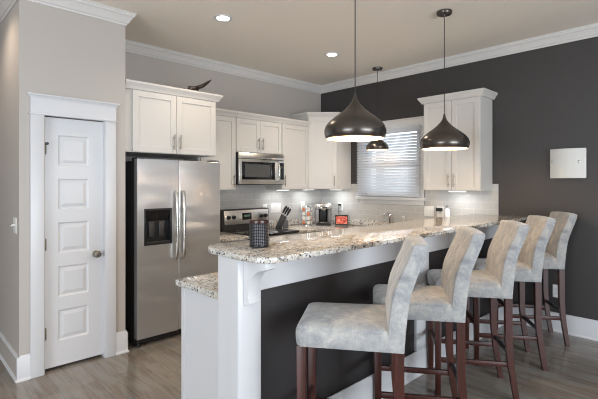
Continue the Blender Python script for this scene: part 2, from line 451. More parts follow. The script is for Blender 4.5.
kb = lathe(newbm(), [(0.030, 0), (0.030, 0.006), (0.013, 0.010), (0.012, 0.028), (0.026, 0.038), (0.030, 0.050), (0.026, 0.060), (0.0, 0.064)], 24, Matrix.Translation((-3.592, yd, 0.905)) @ Matrix.Rotation(PI/2, 4, 'X'))
obj('knob', kb, M_NICKEL, door)
obj('latch_plate', bx(-3.531, -3.5275, yd-0.004, yd+0.02, 0.87, 0.94), M_BLACK, door)
# casing: two side boards, head board with cap and fillet
CF = Y_P-0.022
b = newbm(); box(b, -4.106, -4.012, CF, Y_P, 0, 2.05, 0.003); box(b, -4.012, -4.001, Y_P+0.025, Y_P+0.1, 0, 2.05); struct('trim_1', b, M_TRIM)
b = newbm(); box(b, -3.544, -3.458, CF, Y_P, 0, 2.05, 0.003); box(b, -3.549, -3.544, CF+0.01, Y_P+0.1, 0, 2.05); struct('trim_2', b, M_TRIM)
b = newbm(); box(b, -4.116, -3.448, CF-0.012, Y_P, 2.048, 2.062, 0.004); box(b, -4.106, -3.458, CF-0.002, Y_P, 2.060, 2.184)
sweep(b, [(-4.106, Y_P+0.0), (-4.106, CF), (-3.458, CF), (-3.458, Y_P)], [(0, 0), (0.006, 0), (0.012, 0.012), (0.024, 0.020), (0.024, 0.030), (0, 0.030)], z=2.178)
struct('trim_3', b, M_TRIM, sharp=25)

# ---- backsplash tile (fixed to the walls)
struct('wall_tile_back', bx(-2.40, -0.0, -0.010, 0, 0.90, 1.503), M_TILEX)
b = newbm(); box(b, -0.010, 0, -0.745, -0.010, 0.90, 1.503); box(b, -0.010, 0, -1.81, -0.745, 0.90, 1.24); box(b, -0.010, 0, -2.709, -1.81, 0.90, 1.503)
struct('wall_tile_right', b, M_TILEY)

# ---- kitchen window
win = thing('window_1', 'kitchen sash window with white casing over the sink', 'window', (0, 0, 0)); win['kind'] = 'structure'
b = newbm()
box(b, -0.022, 0, -0.86, -0.76, 1.327, 2.25, 0.003); box(b, -0.022, 0, -1.80, -1.70, 1.327, 2.25, 0.003)
box(b, -0.024, 0, -1.80, -0.76, 2.25, 2.345, 0.003); box(b, -0.036, 0, -1.812, -0.748, 2.343, 2.363, 0.004)
obj('casing', b, M_TRIMW, win)
obj('sill', bx(-0.062, 0.11, -1.825, -0.735, 1.288, 1.327, 0.006), M_TRIMW, win)
obj('apron', bx(-0.020, 0, -1.80, -0.76, 1.226, 1.288, 0.003), M_TRIMW, win)
b = newbm()
for (z0, z1, xo) in ((1.327, 1.79, 0.05), (1.75, 2.25, 0.08)):
    box(b, xo, xo+0.03, WY0, WY0+0.05, z0, z1); box(b, xo, xo+0.03, WY1-0.05, WY1, z0, z1)
    box(b, xo, xo+0.03, WY0, WY1, z0, z0+0.045); box(b, xo, xo+0.03, WY0, WY1, z1-0.045, z1)
obj('sash', b, M_TRIM, win)
b = newbm(); box(b, 0.063, 0.067, WY0+0.05, WY1-0.05, 1.37, 1.75); box(b, 0.093, 0.097, WY0+0.05, WY1-0.05, 1.79, 2.21)
obj('pane', b, M_GLASS, win)
struct('ground', bx(0.2, 30, -20, 20, -0.3, -0.2), mat('pale paving', (0.55, 0.55, 0.53), 0.8))
pp = thing('porch_post', 'white porch post seen outside through the window blind', 'post', (1.0, -0.42, -0.2))
obj('post_shaft', bx(-0.05, 0.05, -0.05, 0.05, 0.12, 3.2, 0.004), M_TRIM, pp)
obj('post_base', bx(-0.08, 0.08, -0.08, 0.08, 0, 0.12, 0.006), M_TRIM, pp)

# ---- window blind
bl = thing('window_blind', 'white horizontal slat blind hanging over the kitchen window', 'blind', (-0.028, -1.265, 1.33))
BW = 0.495
obj('valance', bx(-0.075, 0, -BW-0.02, BW+0.02, 0.848, 0.918, 0.004), M_BLIND, bl)
b = newbm(); ns = 21
for i in range(ns):
    z = 0.055+i*0.0378
    s = bmesh.new(); box(s, -0.024, 0.024, -BW, BW, -0.0013, 0.0013)
    merge(b, s, Matrix.Translation((-0.034, 0, z)) @ Matrix.Rotation(math.radians(-47), 4, 'Y'))
obj('slats', b, M_BLIND, bl)
obj('bottom_rail', bx(-0.060, -0.008, -BW, BW, 0.008, 0.030, 0.004), M_BLIND, bl)
for yy in (-0.36, 0.0, 0.36):
    b = newbm(); tube(b, [(-0.060, yy, 0.04), (-0.060, yy, 0.86)], 0.0012, 5); tube(b, [(-0.008, yy, 0.04), (-0.008, yy, 0.86)], 0.0012, 5)
    obj('ladder_cord', b, M_BLIND, bl)

# ------------------------------------------------------------------ cabinets
def shaker(w, h, t=0.02, rail=0.058, rec=0.009):
    """door leaf, x 0..w, y -t..0 (front at -t), z 0..h"""
    b = newbm()
    box(b, 0, rail, -t, 0, 0, h, 0.0015, 1); box(b, w-rail, w, -t, 0, 0, h, 0.0015, 1)
    box(b, rail, w-rail, -t, 0, 0, rail, 0.0015, 1); box(b, rail, w-rail, -t, 0, h-rail, h, 0.0015, 1)
    box(b, rail-0.001, w-rail+0.001, -t+rec, -0.002, rail-0.001, h-rail+0.001)
    return b
def pull(parent, x, z, y, L=0.15):
    b = newbm(); tube(b, [(x, y-0.030, z), (x, y-0.030, z+L)], 0.0058, 10)
    for zz in (z+0.03, z+L-0.03): tube(b, [(x, y+0.001, zz), (x, y-0.030, zz)], 0.0045, 8)
    return obj('handle', b, M_NICKEL, parent)
CABCROWN = [(0, 0), (0.006, 0), (0.010, 0.014), (0.022, 0.034), (0.034, 0.050), (0.038, 0.056), (0.038, 0.072), (0, 0.072)]

def upper(label, w, d, z0, z1, loc, rotz, doors, ends=(True, True), filler=0.0):
    """wall cabinet; local x 0..w, back at y=0, front at y=-d; z relative; doors: list of (x0,x1,handle side or None)"""
    t = thing('wall_cabinet', label, 'cabinet', (loc[0], loc[1], z0), rotz, 'white wall cabinets')
    H = z1-z0
    obj('carcass', bx(0, w, -d, 0, 0, H), M_CAB, t)
    for (a, c, hs) in doors:
        dr = obj('cabinet_door', shaker(c-a, H-0.012), M_CAB, t, loc=(a, -d-0.001, 0.004))
        if hs == 'l': pull(dr, 0.032, 0.035, -0.02)
        if hs == 'r': pull(dr, (c-a)-0.032, 0.035, -0.02)
    p = [(0, -d), (w, -d)]
    if ends[0]: p = [(0, 0)]+p
    if ends[1]: p = p+[(w, 0)]
    cr = newbm()
    sweep(cr, p, [(o+0.02 if o > 0 else -0.02, h) for o, h in CABCROWN], z=H-0.006)
    obj('crown', cr, M_CAB, t, sharp=25)
    return t
# above the fridge
fc = upper('deep white two-door cabinet above the refrigerator', 0.973, 0.685, 1.800, 2.382, (-3.362, -0.003), 0,
           [(0.075, 0.511, 'r'), (0.515, 0.965, 'l')], (False, True))
upper('white single-door wall cabinet between refrigerator and microwave', 0.512, 0.31, 1.43, 2.315, (-2.385, -0.012), 0, [(0.03, 0.508, 'r')], (False, False))
upper('short white two-door cabinet above the microwave', 0.742, 0.31, 1.892, 2.315, (-1.870, -0.012), 0, [(0.004, 0.369, 'r'), (0.373, 0.738, 'l')], (False, False))
upper('white single-door wall cabinet right of the microwave', 0.508, 0.31, 1.43, 2.315, (-1.126, -0.012), 0, [(0.004, 0.503, 'l')], (False, False))
# right of the window
upper('tall white two-door wall cabinet right of the window', 0.668, 0.31, 1.43, 2.455, (-0.012, -1.977), -PI/2, [(0.004, 0.345, 'r'), (0.349, 0.664, 'l')], (True, True))
# diagonal corner cabinet
cc = thing('wall_cabinet', 'tall white diagonal corner cabinet left of the window', 'cabinet', (0, 0, 1.43), 0, 'white wall cabinets')
g = 0.012
plan = [(-0.615, -g), (-0.615, -0.33), (-0.33, -0.615), (-g, -0.615), (-g, -g)]
obj('carcass', prism(newbm(), plan, 0, 1.02), M_CAB, cc)
dl = math.hypot(0.285, 0.285)
cdr = obj('cabinet_door', shaker(dl-0.008, 1.008), M_CAB, cc, loc=(-0.615+0.0028-0.0008, -0.33-0.0028-0.0008, 0.004), rot=(0, 0, -PI/4))
pull(cdr, dl-0.04, 0.035, -0.02)
obj('crown', sweep(newbm(), plan[:4], [(o+0.004 if o > 0 else -0.02, h) for o, h in CABCROWN], z=1.014), M_CAB, cc, sharp=25)

# under-cabinet lamps
def ucl(loc, rotz, label, power=1.4):
    t = thing('under_cabinet_light', label, 'light', loc, rotz, 'under-cabinet lights')
    obj('housing', bx(-0.10, 0.10, -0.03, 0.03, -0.014, 0.0, 0.002), M_PLATE, t)
    obj('lens', bx(-0.092, 0.092, -0.024, 0.024, -0.018, -0.014), M_UCL, t)
    l = bpy.data.lights.new('under_cabinet_lamp', 'AREA'); l.shape = 'RECTANGLE'; l.size = 0.18; l.size_y = 0.045; l.energy = power; l.color = (0.96, 0.98, 1.0)
    o = bpy.data.objects.new('under_cabinet_lamp', l); COL.objects.link(o); o.parent = t; o.location = (0, 0, -0.021)
ucl((-0.98, -0.19, 1.43), 0, 'small lit strip lamp under the cabinet right of the microwave')
ucl((-0.46, -0.18, 1.43), 0, 'small lit strip lamp under the corner cabinet on the back wall side')
ucl((-0.18, -0.47, 1.43), PI/2, 'small lit strip lamp under the corner cabinet on the window side')
ucl((-0.19, -2.32, 1.43), PI/2, 'small lit strip lamp under the cabinet right of the window')

# ------------------------------------------------------------------ refrigerator
fr = thing('refrigerator', 'stainless side-by-side refrigerator with a black ice and water dispenser', 'refrigerator', (-3.262, -0.03, 0))
FW = 0.898; FD = 0.655
obj('body', bx(0, FW, -FD+0.01, 0, 0.02, 1.72, 0.004), M_DKGREY, fr)
def fdoor(name, x0, x1, cut=None):
    b = newbm()
    yb, yf = -FD, -FD-0.062
    def slab(a, c, z0, z1): box(b, a, c, yf, yb, z0, z1)
    if cut is None:
        box(b, x0, x1, yf, yb, 0.075, 1.737, 0.012, 3)
    else:
        a, c, z0, z1 = cut
        n = 12
        slab(x0, a, 0.075, 1.737); slab(c, x1, 0.075, 1.737); slab(a, c, 0.075, z0); slab(a, c, z1, 1.737)
        box(b, a, c, yb-0.006, yb, z0, z1)
        bmesh.ops.remove_doubles(b, verts=b.verts, dist=1e-5)
    return obj(name, b, M_STEEL, fr)
cut = (0.068, 0.338, 0.935, 1.27)
ld = fdoor('freezer_door', 0.0, 0.4085, cut)
rd = fdoor('fridge_door', 0.4125, FW)
# dispenser inside the left door
a, c, z0, z1 = cut; yf = -FD-0.062; yb = -FD-0.006
b = newbm(); t_ = 0.014
box(b, a-0.004, a+t_, yf-0.006, yb, z0-0.004, z1+0.004, 0.003); box(b, c-t_, c+0.004, yf-0.006, yb, z0-0.004, z1+0.004, 0.003)
box(b, a+t_, c-t_, yf-0.006, yb, z1-t_, z1+0.004); box(b, a+t_, c-t_, yf-0.006, yb, z0-0.004, z0+t_)
box(b, a+t_, c-t_, yb-0.004, yb, z0+t_, z1-t_)
obj('dispenser', b, M_BLACK, ld)
ctrl = newbm(); extrude_x(ctrl, [(yf-0.004, z1-t_), (yb, z1-t_), (yb, z1-0.115), (yf+0.022, z1-0.105)], a+t_, c-t_); obj('dispenser_controls', ctrl, M_BLKGLASS, ld)
b = newbm()
for xx in (a+0.085, a+0.185): box(b, xx-0.028, xx+0.028, yb-0.022, yb-0.008, z0+0.07, z1-0.125, 0.004)
obj('dispenser_paddle', b, M_DKGREY, ld)
obj('dispenser_tray', bx(a+t_, c-t_, yf+0.002, yb-0.004, z0+t_, z0+t_+0.012), M_DKGREY, ld)
for (dr, xh) in ((ld, 0.373), (rd, 0.448)):
    b = newbm()
    yh = yf-0.05
    tube(b, [(xh, yf+0.005, 1.43), (xh, yf-0.030, 1.425), (xh, yh, 1.39), (xh, yh-0.004, 1.25), (xh, yh-0.006, 1.10), (xh, yh-0.004, 0.95), (xh, yh, 0.82), (xh, yf-0.030, 0.785), (xh, yf+0.005, 0.78)], 0.0145, 12)
    obj('handle', b, M_STEELH, dr)
obj('bounce_panel', bx(0.02, FW-0.02, -FD+0.03, -0.01, 1.719, 1.723), mat('grey bounce panel', (0.45, 0.45, 0.46), 0.4), fr)  # pale sheet added to bounce light onto the cabinet underside above
obj('kick_grille', bx(0.01, FW-0.01, -FD-0.02, -FD+0.03, 0.015, 0.068, 0.004), M_BLACK, fr)
for xx in (0.03, FW-0.03):
    obj('foot', lathe(newbm(), [(0.024, 0), (0.024, 0.012), (0.014, 0.02), (0.014, 0.03)], 16, Matrix.Translation((xx, -FD-0.03, 0))), M_RUBBER, fr)
obj('hinge_cover', bx(0.01, 0.08, -FD-0.04, -FD+0.08, 1.72, 1.752, 0.006), M_DKGREY, fr)
obj('hinge_cover', bx(FW-0.09, FW-0.01, -FD-0.045, -FD+0.08, 1.72, 1.752, 0.006), M_DKGREY, fr)

# slender dark ornament on top of the fridge cabinet
orn = thing('ornament', 'slender dark carved ornament slanting upward on top of the refrigerator cabinet', 'ornament', (-2.575, -0.690, 2.4385))
b = newbm(); tube(b, [(-0.135, 0, 0.022), (-0.10, 0, 0.036), (-0.04, 0, 0.055), (0.03, 0, 0.086), (0.09, 0, 0.130), (0.135, 0, 0.168)], [0.012, 0.022, 0.021, 0.020, 0.014, 0.004], 12)
obj('fuselage', b, M_WOODB, orn)
q = newbm()
for s in (-1, 1):
    bb = bmesh.new(); vs = [bb.verts.new(p) for p in ((-0.05, s*0.010, 0.050), (0.03, s*0.010, 0.085), (-0.03, s*0.085, 0.046), (-0.06, s*0.085, 0.036))]
    vt = [bb.verts.new(v.co+Vector((0, 0, 0.007))) for v in vs]
    bb.faces.new(vs); bb.faces.new(vt)
    for i in range(4): bb.faces.new((vs[i], vs[(i+1) % 4], vt[(i+1) % 4], vt[i]))
    bmesh.ops.recalc_face_normals(bb, faces=bb.faces); merge(q, bb)
obj('wing', q, M_WOODB, orn)
obj('tail', bx(-0.140, -0.090, -0.006, 0.006, 0.0, 0.062, 0.004), M_WOODB, orn)
obj('support', tube(newbm(), [(-0.02, 0, 0.06), (-0.04, 0, 0.0)], [0.008, 0.012], 8), M_WOODB, orn)

# ------------------------------------------------------------------ microwave
mw = thing('microwave', 'stainless over-the-range microwave with a dark window', 'microwave', (-1.868, -0.012, 1.492))
obj('body', bx(0, 0.738, -0.36, 0, 0.0, 0.398, 0.003), M_BLACK, mw)
md = obj('door', bx(0.002, 0.736, -0.388, -0.361, 0.008, 0.318, 0.006), M_STEEL2, mw)
obj('window', bx(0.040, 0.565, -0.392, -0.386, 0.065, 0.285, 0.003), M_BLKGLASS, md)
obj('window_screen', bx(0.085, 0.475, -0.3935, -0.3915, 0.095, 0.255), mat('dark screen mesh', (0.06, 0.06, 0.06), 0.5), md)
obj('control_panel', bx(0.630, 0.722, -0.392, -0.386, 0.065, 0.285, 0.003), M_BLKGLASS, md)
b = newbm(); tube(b, [(0.598, -0.385, 0.045), (0.598, -0.425, 0.06), (0.598, -0.435, 0.11), (0.598, -0.437, 0.165), (0.598, -0.435, 0.22), (0.598, -0.425, 0.285), (0.598, -0.385, 0.30)], 0.015, 10)
obj('handle', b, M_STEELH, md)
b = newbm(); extrude_x(b, [(-0.361, 0.325), (-0.386, 0.325), (-0.384, 0.345), (-0.370, 0.396), (-0.36, 0.397)], 0.002, 0.736, 0.002); obj('vent_panel', b, M_STEEL2, mw)

# ------------------------------------------------------------------ range
CT = 0.905                                        # counter top height
rg = thing('stove', 'black and stainless electric range with raised back panel', 'stove', (-1.900, -0.018, 0))
RW = 0.757
obj('body', bx(0, RW, -0.64, 0, 0.05, 0.885, 0.003), M_DKGREY, rg)
obj('cooktop', bx(-0.001, RW+0.001, -0.675, -0.075, 0.885, 0.915, 0.006), M_BLKGLASS, rg)
obj('front_trim', bx(0, RW, -0.70, -0.640, 0.862, 0.884, 0.005), M_STEEL2, rg)
b = newbm(); extrude_x(b, [(0, 0.885), (-0.075, 0.885), (-0.085, 0.90), (-0.060, 1.170), (-0.045, 1.178), (0, 1.178)], 0, RW); bp = obj('back_panel', b, M_BLACK, rg)
tl = math.atan2(0.025, 0.27)
def onpanel(x0, x1, z0, z1, t0, t1, name, m, par, bev=0.0):
    b = bx(x0, x1, -t1, -t0, z0, z1, bev)
    bmesh.ops.transform(b, matrix=Matrix.Translation((0, -0.085, 0.90)) @ Matrix.Rotation(-tl, 4, 'X'), verts=b.verts)
    return obj(name, b, m, par)
onpanel(0.03, RW-0.012, 0.085, 0.262, 0.0, 0.006, 'control_fascia', M_STEEL2, bp, 0.002)
onpanel(0.305, 0.455, 0.135, 0.225, 0.005, 0.009, 'clock_window', M_BLKGLASS, bp, 0.001)
onpanel(0.335, 0.425, 0.175, 0.200, 0.0088, 0.0096, 'clock_display', M_CLOCK, bp)
for kx in (0.088, 0.168, 0.618, 0.692):
    k = lathe(newbm(), [(0.027, 0), (0.027, 0.008), (0.022, 0.012), (0.020, 0.030), (0, 0.032)], 20)
    bmesh.ops.transform(k, matrix=Matrix.Translation((0, -0.085, 0.90)) @ Matrix.Rotation(-tl, 4, 'X') @ Matrix.Translation((kx, -0.006, 0.175)) @ Matrix.Rotation(PI/2, 4, 'X'), verts=k.verts)
    obj('knob', k, M_BLACK, bp)
for (ex, ey, er) in ((0.2, -0.24, 0.085), (0.56, -0.24, 0.10), (0.2, -0.50, 0.11), (0.56, -0.50, 0.085)):
    obj('burner_ring', lathe(newbm(), [(er-0.004, 0.9152), (er, 0.9152), (er, 0.9158), (er-0.004, 0.9158), (er-0.004, 0.9152)], 40, Matrix.Translation((ex, ey, 0)), False, False), M_GREY, rg)
od = obj('oven_door', bx(0.004, RW-0.004, -0.672, -0.642, 0.24, 0.85, 0.006), M_STEEL2, rg)
obj('oven_window', bx(0.12, RW-0.12, -0.675, -0.671, 0.38, 0.68, 0.002), M_BLKGLASS, od)
b = newbm(); tube(b, [(0.05, -0.715, 0.79), (RW-0.05, -0.715, 0.79)], 0.013, 12)
for xx in (0.08, RW-0.08): tube(b, [(xx, -0.67, 0.79), (xx, -0.715, 0.79)], 0.009, 8)
obj('handle', b, M_STEELH, od)
dw = obj('drawer', bx(0.004, RW-0.004, -0.668, -0.642, 0.06, 0.225, 0.006), M_STEEL2, rg)
for xx in (0.04, RW-0.04):
    for yy in (-0.06, -0.58): obj('foot', lathe(newbm(), [(0.02, 0), (0.02, 0.05)], 12, Matrix.Translation((xx, yy, 0))), M_RUBBER, rg)

# ------------------------------------------------------------------ base cabinets and counters
def basecab(label, w, d, loc, rotz, doors, drawers=True, toe=True):
    t = thing('base_cabinet', label, 'cabinet', (loc[0], loc[1], 0), rotz, 'white base cabinets')
    b = newbm(); box(b, 0, w, -d, 0, 0.10, 0.862 if doors < 3 else 0.66)
    if doors == 3:
        box(b, 0, w, -d, -d+0.05, 0.66, 0.862); box(b, 0, 0.30, -d+0.05, 0, 0.66, 0.862); box(b, 1.02, w, -d+0.05, 0, 0.66, 0.862); box(b, 0.30, 1.02, -0.06, 0, 0.66, 0.862)
    box(b, 0, w, -d+0.07, 0, 0.0, 0.10)
    obj('carcass', b, M_CAB, t)
    n = doors; dw_ = (w-0.004*(n+1))/n
    for i in range(n):
        x = 0.004+i*(dw_+0.004)
        dr = obj('cabinet_door', shaker(dw_, 0.56), M_CAB, t, loc=(x, -d-0.001, 0.11)); pull(dr, dw_-0.035 if i % 2 == 0 else 0.035, 0.38, -0.02)
        dd = obj('drawer', bx(0, dw_, -0.02, 0, 0, 0.165, 0.0015), M_CAB, t, loc=(x, -d-0.001, 0.688))
        hb = newbm(); tube(hb, [(dw_/2-0.07, -0.05, 0.083), (dw_/2+0.07, -0.05, 0.083)], 0.0058, 8)
        for s in (-0.045, 0.045): tube(hb, [(dw_/2+s, -0.019, 0.083), (dw_/2+s, -0.05, 0.083)], 0.0045, 8)
        obj('handle', hb, M_NICKEL, dd)
    return t
basecab('white base cabinet between refrigerator and stove', 0.450, 0.60, (-2.356, -0.015), 0, 1)
basecab('white base cabinet right of the stove', 0.510, 0.60, (-1.138, -0.015), 0, 1)
basecab('white sink base cabinet below the window', 1.40, 0.60, (-0.015, -0.64), -PI/2, 3)
pen = thing('base_cabinet', 'white base cabinet at the open end of the bar with plain side panel', 'cabinet', (-3.568, -2.628, 0), 0, 'white base cabinets')
b = newbm(); box(b, 0.02, 2.80, 0, 0.49, 0.10, 0.862); box(b, 0.02, 2.80, 0, 0.42, 0, 0.10)
obj('carcass', b, M_CAB, pen)
b = newbm(); box(b, 0, 0.02, 0, 0.495, 0, 0.862); box(b, -0.006, 0, 0.455, 0.495, 0, 0.862, 0.001, 1); obj('side_panel', b, M_TRIM, pen)
for i in range(4):
    dr = obj('cabinet_door', shaker(0.685, 0.74), M_CAB, pen, loc=(0.03+0.69*(i+1)-0.005, 0.491, 0.11), rot=(0, 0, PI)); pull(dr, 0.64 if i % 2 else 0.045, 0.55, -0.02)

CB = CT-0.038
ct = obj('countertop', bx(-2.358, -1.905, -0.652, -0.012, CB, CT, 0.006), M_GRAN); tag(ct, 'short granite countertop between refrigerator and stove', 'countertop')
b = newbm()
prism(b, [(-1.137, -0.012), (-1.137, -0.652), (-0.70, -0.652), (-0.652, -0.70), (-0.652, -2.085), (-3.590, -2.085), (-3.590, -2.627), (-0.012, -2.627), (-0.012, -1.62), (-0.53, -1.62), (-0.53, -0.98), (-0.012, -0.98), (-0.012, -0.012)], CB, CT, 0.005)
box(b, -0.10, -0.012, -1.62, -0.98, CB, CT)
ct2 = obj('countertop', b, M_GRAN); tag(ct2, 'long speckled granite countertop running from stove round sink to the bar end', 'countertop')
bs = obj('backsplash_strip', bx(-2.358, -1.905, -0.030, -0.0105, CT+0.0005, CT+0.087, 0.003), M_GRAN, ct)
b = newbm(); box(b, -1.137, -0.0105, -0.030, -0.0105, CT+0.0005, CT+0.087, 0.003); box(b, -0.030, -0.0105, -2.627, -0.031, CT+0.0005, CT+0.087, 0.003)
obj('backsplash_strip', b, M_GRAN, ct2)
sk = thing('sink', 'stainless undermount sink below the kitchen window', 'sink', (-0.315, -1.30, 0.70))
b = newbm(); box(b, -0.21, 0.21, -0.315, 0.315, 0, 0.006); box(b, -0.213, -0.207, -0.318, 0.318, 0, 0.165); box(b, 0.207, 0.213, -0.318, 0.318, 0, 0.165)
box(b, -0.207, 0.207, -0.318, -0.312, 0, 0.165); box(b, -0.207, 0.207, 0.312, 0.318, 0, 0.165)
obj('basin', b, M_STEEL2, sk)
obj('drain', lathe(newbm(), [(0.04, 0.006), (0.04, 0.009), (0.0, 0.010)], 20), M_CHROME, sk)

# ------------------------------------------------------------------ raised bar
YK, YP_, YB = -2.815, -2.790, -2.630              # post face, recessed panel face, kitchen face
BX0 = -3.630; BT = 1.158
bw = thing('wall_bar', 'charcoal half wall with white posts carrying the granite bar', 'half wall', (0, 0, 0)); bw['kind'] = 'structure'
obj('panel', bx(BX0+0.02, -0.002, YP_, YB, 0, 1.1255), M_BARP, bw)
posts = ((BX0, -3.485), (-1.925, -1.735), (-0.195, -0.003))
for i, (a, c) in enumerate(posts):
    b = newbm()
    if i == 0:
        box(b, a, c, YK, YP_-0.001, 0, 1.1255, 0.003); box(b, a, a+0.02, YP_-0.001, YB-0.002, 0, 1.1255); box(b, a-0.004, a, YK+0.002, YK+0.06, 0.0, 1.1255)
    else: box(b, a, c, YK, YP_, 0.19, 0.95, 0.003)
    obj('post', b, M_TRIM, bw)
b = newbm(); box(b, posts[0][1]-0.002, -0.003, YK+0.001, YP_, 0.949, 1.1255, 0.002); obj('top_rail', b, M_TRIM, bw)
obj('baseboard', sweep(newbm(), [(-3.487, YK+0.012), (-0.003, YK+0.012)], BASE), M_TRIM, bw)
b = newbm(); box(b, BX0-0.012, -3.487, YK-0.012, YK, 0, 0.19, 0.003); box(b, BX0-0.012, BX0-0.0005, YK, YB, 0, 0.19, 0.003); obj('post_base', b, M_TRIM, bw)
# corbels under the overhang
def corbel(x0, x1):
    pts = [(0, 0), (-0.175, 0), (-0.175, -0.030), (-0.160, -0.036)]
    for k in range(9):
        a_ = PI/2*k/8
        pts.append((-0.150+0.112*math.sin(a_), -0.040-0.150*(1-math.cos(a_))))
    pts += [(-0.048, -0.205), (-0.048, -0.222), (0, -0.238)]
    return extrude_x(newbm(), [(YK+y, 1.1255+z) for y, z in pts], x0, x1, 0.003)
for a, c in posts:
    m_ = (a+c)/2-0.008
    if a < -3: obj('corbel', corbel(m_-0.034, m_+0.034), M_TRIM, bw, sharp=30)

def rpoly(x0, x1, y0, y1, r_l):
    pts = []
    for (cx, cy, a0) in ((x0+r_l, y0+r_l, PI), ):
        pts += [(cx+r_l*math.cos(a0+PI/2*k/8), cy+r_l*math.sin(a0+PI/2*k/8)) for k in range(9)]
    pts += [(x1, y0), (x1, y1)]
    r2 = 0.16
    pts += [(x0+r2+r2*math.cos(PI/2+PI/2*k/6), y1-r2+r2*math.sin(PI/2+PI/2*k/6)) for k in range(7)]
    return pts
bar = obj('bar_counter', prism(newbm(), rpoly(-3.640, -0.003, -3.030, -2.430, 0.11), 1.127, BT, 0.008, 3), M_GRAN)
tag(bar, 'raised granite bar top with rounded end on the half wall', 'bar counter')

# candle jar on the bar
cj = thing('candle_jar', 'pewter diamond-textured candle jar glowing on the granite bar end', 'candle jar', (-3.405, -2.70, BT))
obj('jar', lathe(newbm(), [(0.050, 0), (0.053, 0.004), (0.054, 0.134), (0.050, 0.134), (0.049, 0.012), (0, 0.012)], 48), M_DIAM, cj)
obj('rim', lathe(newbm(), [(0.0545, 0.132), (0.0555, 0.137), (0.0545, 0.146), (0.050, 0.146), (0.050, 0.132), (0.0545, 0.132)], 48, None, False, False), mat('dark red glaze', (0.035, 0.012, 0.010), 0.25), cj)
obj('base_ring', lathe(newbm(), [(0.0535, 0.0), (0.0555, 0.004), (0.0545, 0.012), (0.0525, 0.012)], 48), M_BLACK, cj)
obj('wax', lathe(newbm(), [(0.049, 0.012), (0.049, 0.136), (0, 0.136)], 32), emis('lit wax', (1.0, 0.66, 0.40), 0.75), cj)

# ------------------------------------------------------------------ pendants
def pendant(label, loc, sc, canopy_r):
    """loc = ceiling point; sc scales the shade"""
    x, y, ztip = loc
    t = thing('pendant_light', label, 'pendant lamp', (x, y, CEIL), 0, 'bronze teardrop pendant lamps')
    h = ztip-CEIL
    obj('canopy', lathe(newbm(), [(canopy_r, 0), (canopy_r, -0.018), (canopy_r*0.93, -0.026), (0.010, -0.028), (0.006, -0.05), (0, -0.05)], 32), M_BRONZE, t)
    obj('cord', tube(newbm(), [(0, 0, -0.03), (0, 0, h)], 0.0036, 8), M_BLACK, t)
    P = [(0.007, 0.012), (0.009, 0.0), (0.013, -0.022), (0.023, -0.046), (0.039, -0.068), (0.067, -0.098), (0.104, -0.128), (0.146, -0.158), (0.183, -0.189), (0.206, -0.219), (0.2165, -0.249), (0.2160, -0.272), (0.209, -0.296), (0.200, -0.308)]
    P = [(r*sc, z*sc) for r, z in P]
    out = P
    sh = newbm(); lathe(sh, out, 64, Matrix.Translation((0, 0, h)), True, False)
    so = obj('shade', sh, M_BRONZE, t, sharp=60)
    inn = [(0.200*sc, -0.308*sc), (0.198*sc, -0.306*sc)]+[((r-0.004)*1.0, z-0.004) for r, z in P[::-1][1:] if r > 0.045*sc and z < -0.06*sc]+[(0, -0.075*sc)]
    obj('shade_lining', lathe(newbm(), inn, 64, Matrix.Translation((0, 0, h)), False, False), M_SHADEIN, so, sharp=60)
    bu = obj('bulb', lathe(newbm(), [(0.012, 0.0), (0.013, -0.03), (0.022, -0.05), (0.030, -0.075), (0.026, -0.10), (0.012, -0.112), (0, -0.115)], 20, Matrix.Translation((0, 0, h-0.085*sc))), M_BULB, t)
    l = bpy.data.lights.new('pendant_lamp', 'POINT'); l.energy = 21*sc**5; l.color = (1.0, 0.74, 0.48); l.shadow_soft_size = 0.04
    o = bpy.data.objects.new('pendant_lamp', l); COL.objects.link(o); o.parent = t; o.location = (0, 0, h-0.262*sc)
    return t
pendant('large bronze pendant lamp above the near left part of the bar', (-2.565, -2.712, 2.125), 0.99, 0.066)
pendant('bronze pendant lamp over the bar in front of the right-hand cabinet', (-1.362, -2.758, 2.114), 0.97, 0.066)
pendant('small bronze pendant lamp hanging over the sink before the window', (-0.270, -1.267, 2.160), 0.68, 0.066)

# ------------------------------------------------------------------ recessed lights
def downlight(x, y, label, power, grp='recessed ceiling lights'):
    t = thing('recessed_light', label, 'ceiling light', (x, y, CEIL), 0, grp)
    obj('trim_ring', lathe(newbm(), [(0.062, 0), (0.060, -0.004), (0.085, -0.006), (0.088, 0)], 40, None, False, False), M_TRIM, t)
    obj('lens', lathe(newbm(), [(0.061, -0.0012), (0, -0.0012)], 32, None, False, False), M_LED, t)
    l = bpy.data.lights.new('recessed_lamp', 'SPOT'); l.energy = power; l.spot_size = math.radians(140); l.spot_blend = 0.9; l.color = (1.0, 0.83, 0.64); l.shadow_soft_size = 0.06
    o = bpy.data.objects.new('recessed_lamp', l); COL.objects.link(o); o.parent = t; o.location = (0, 0, -0.03)
    return t
downlight(-2.685, -1.272, 'round recessed ceiling light in front of the refrigerator cabinet', 45)
downlight(-1.135, -1.235, 'round recessed ceiling light near the kitchen corner', 72)
downlight(-4.50, -0.45, 'round recessed ceiling light in the hall beside the pantry', 24)

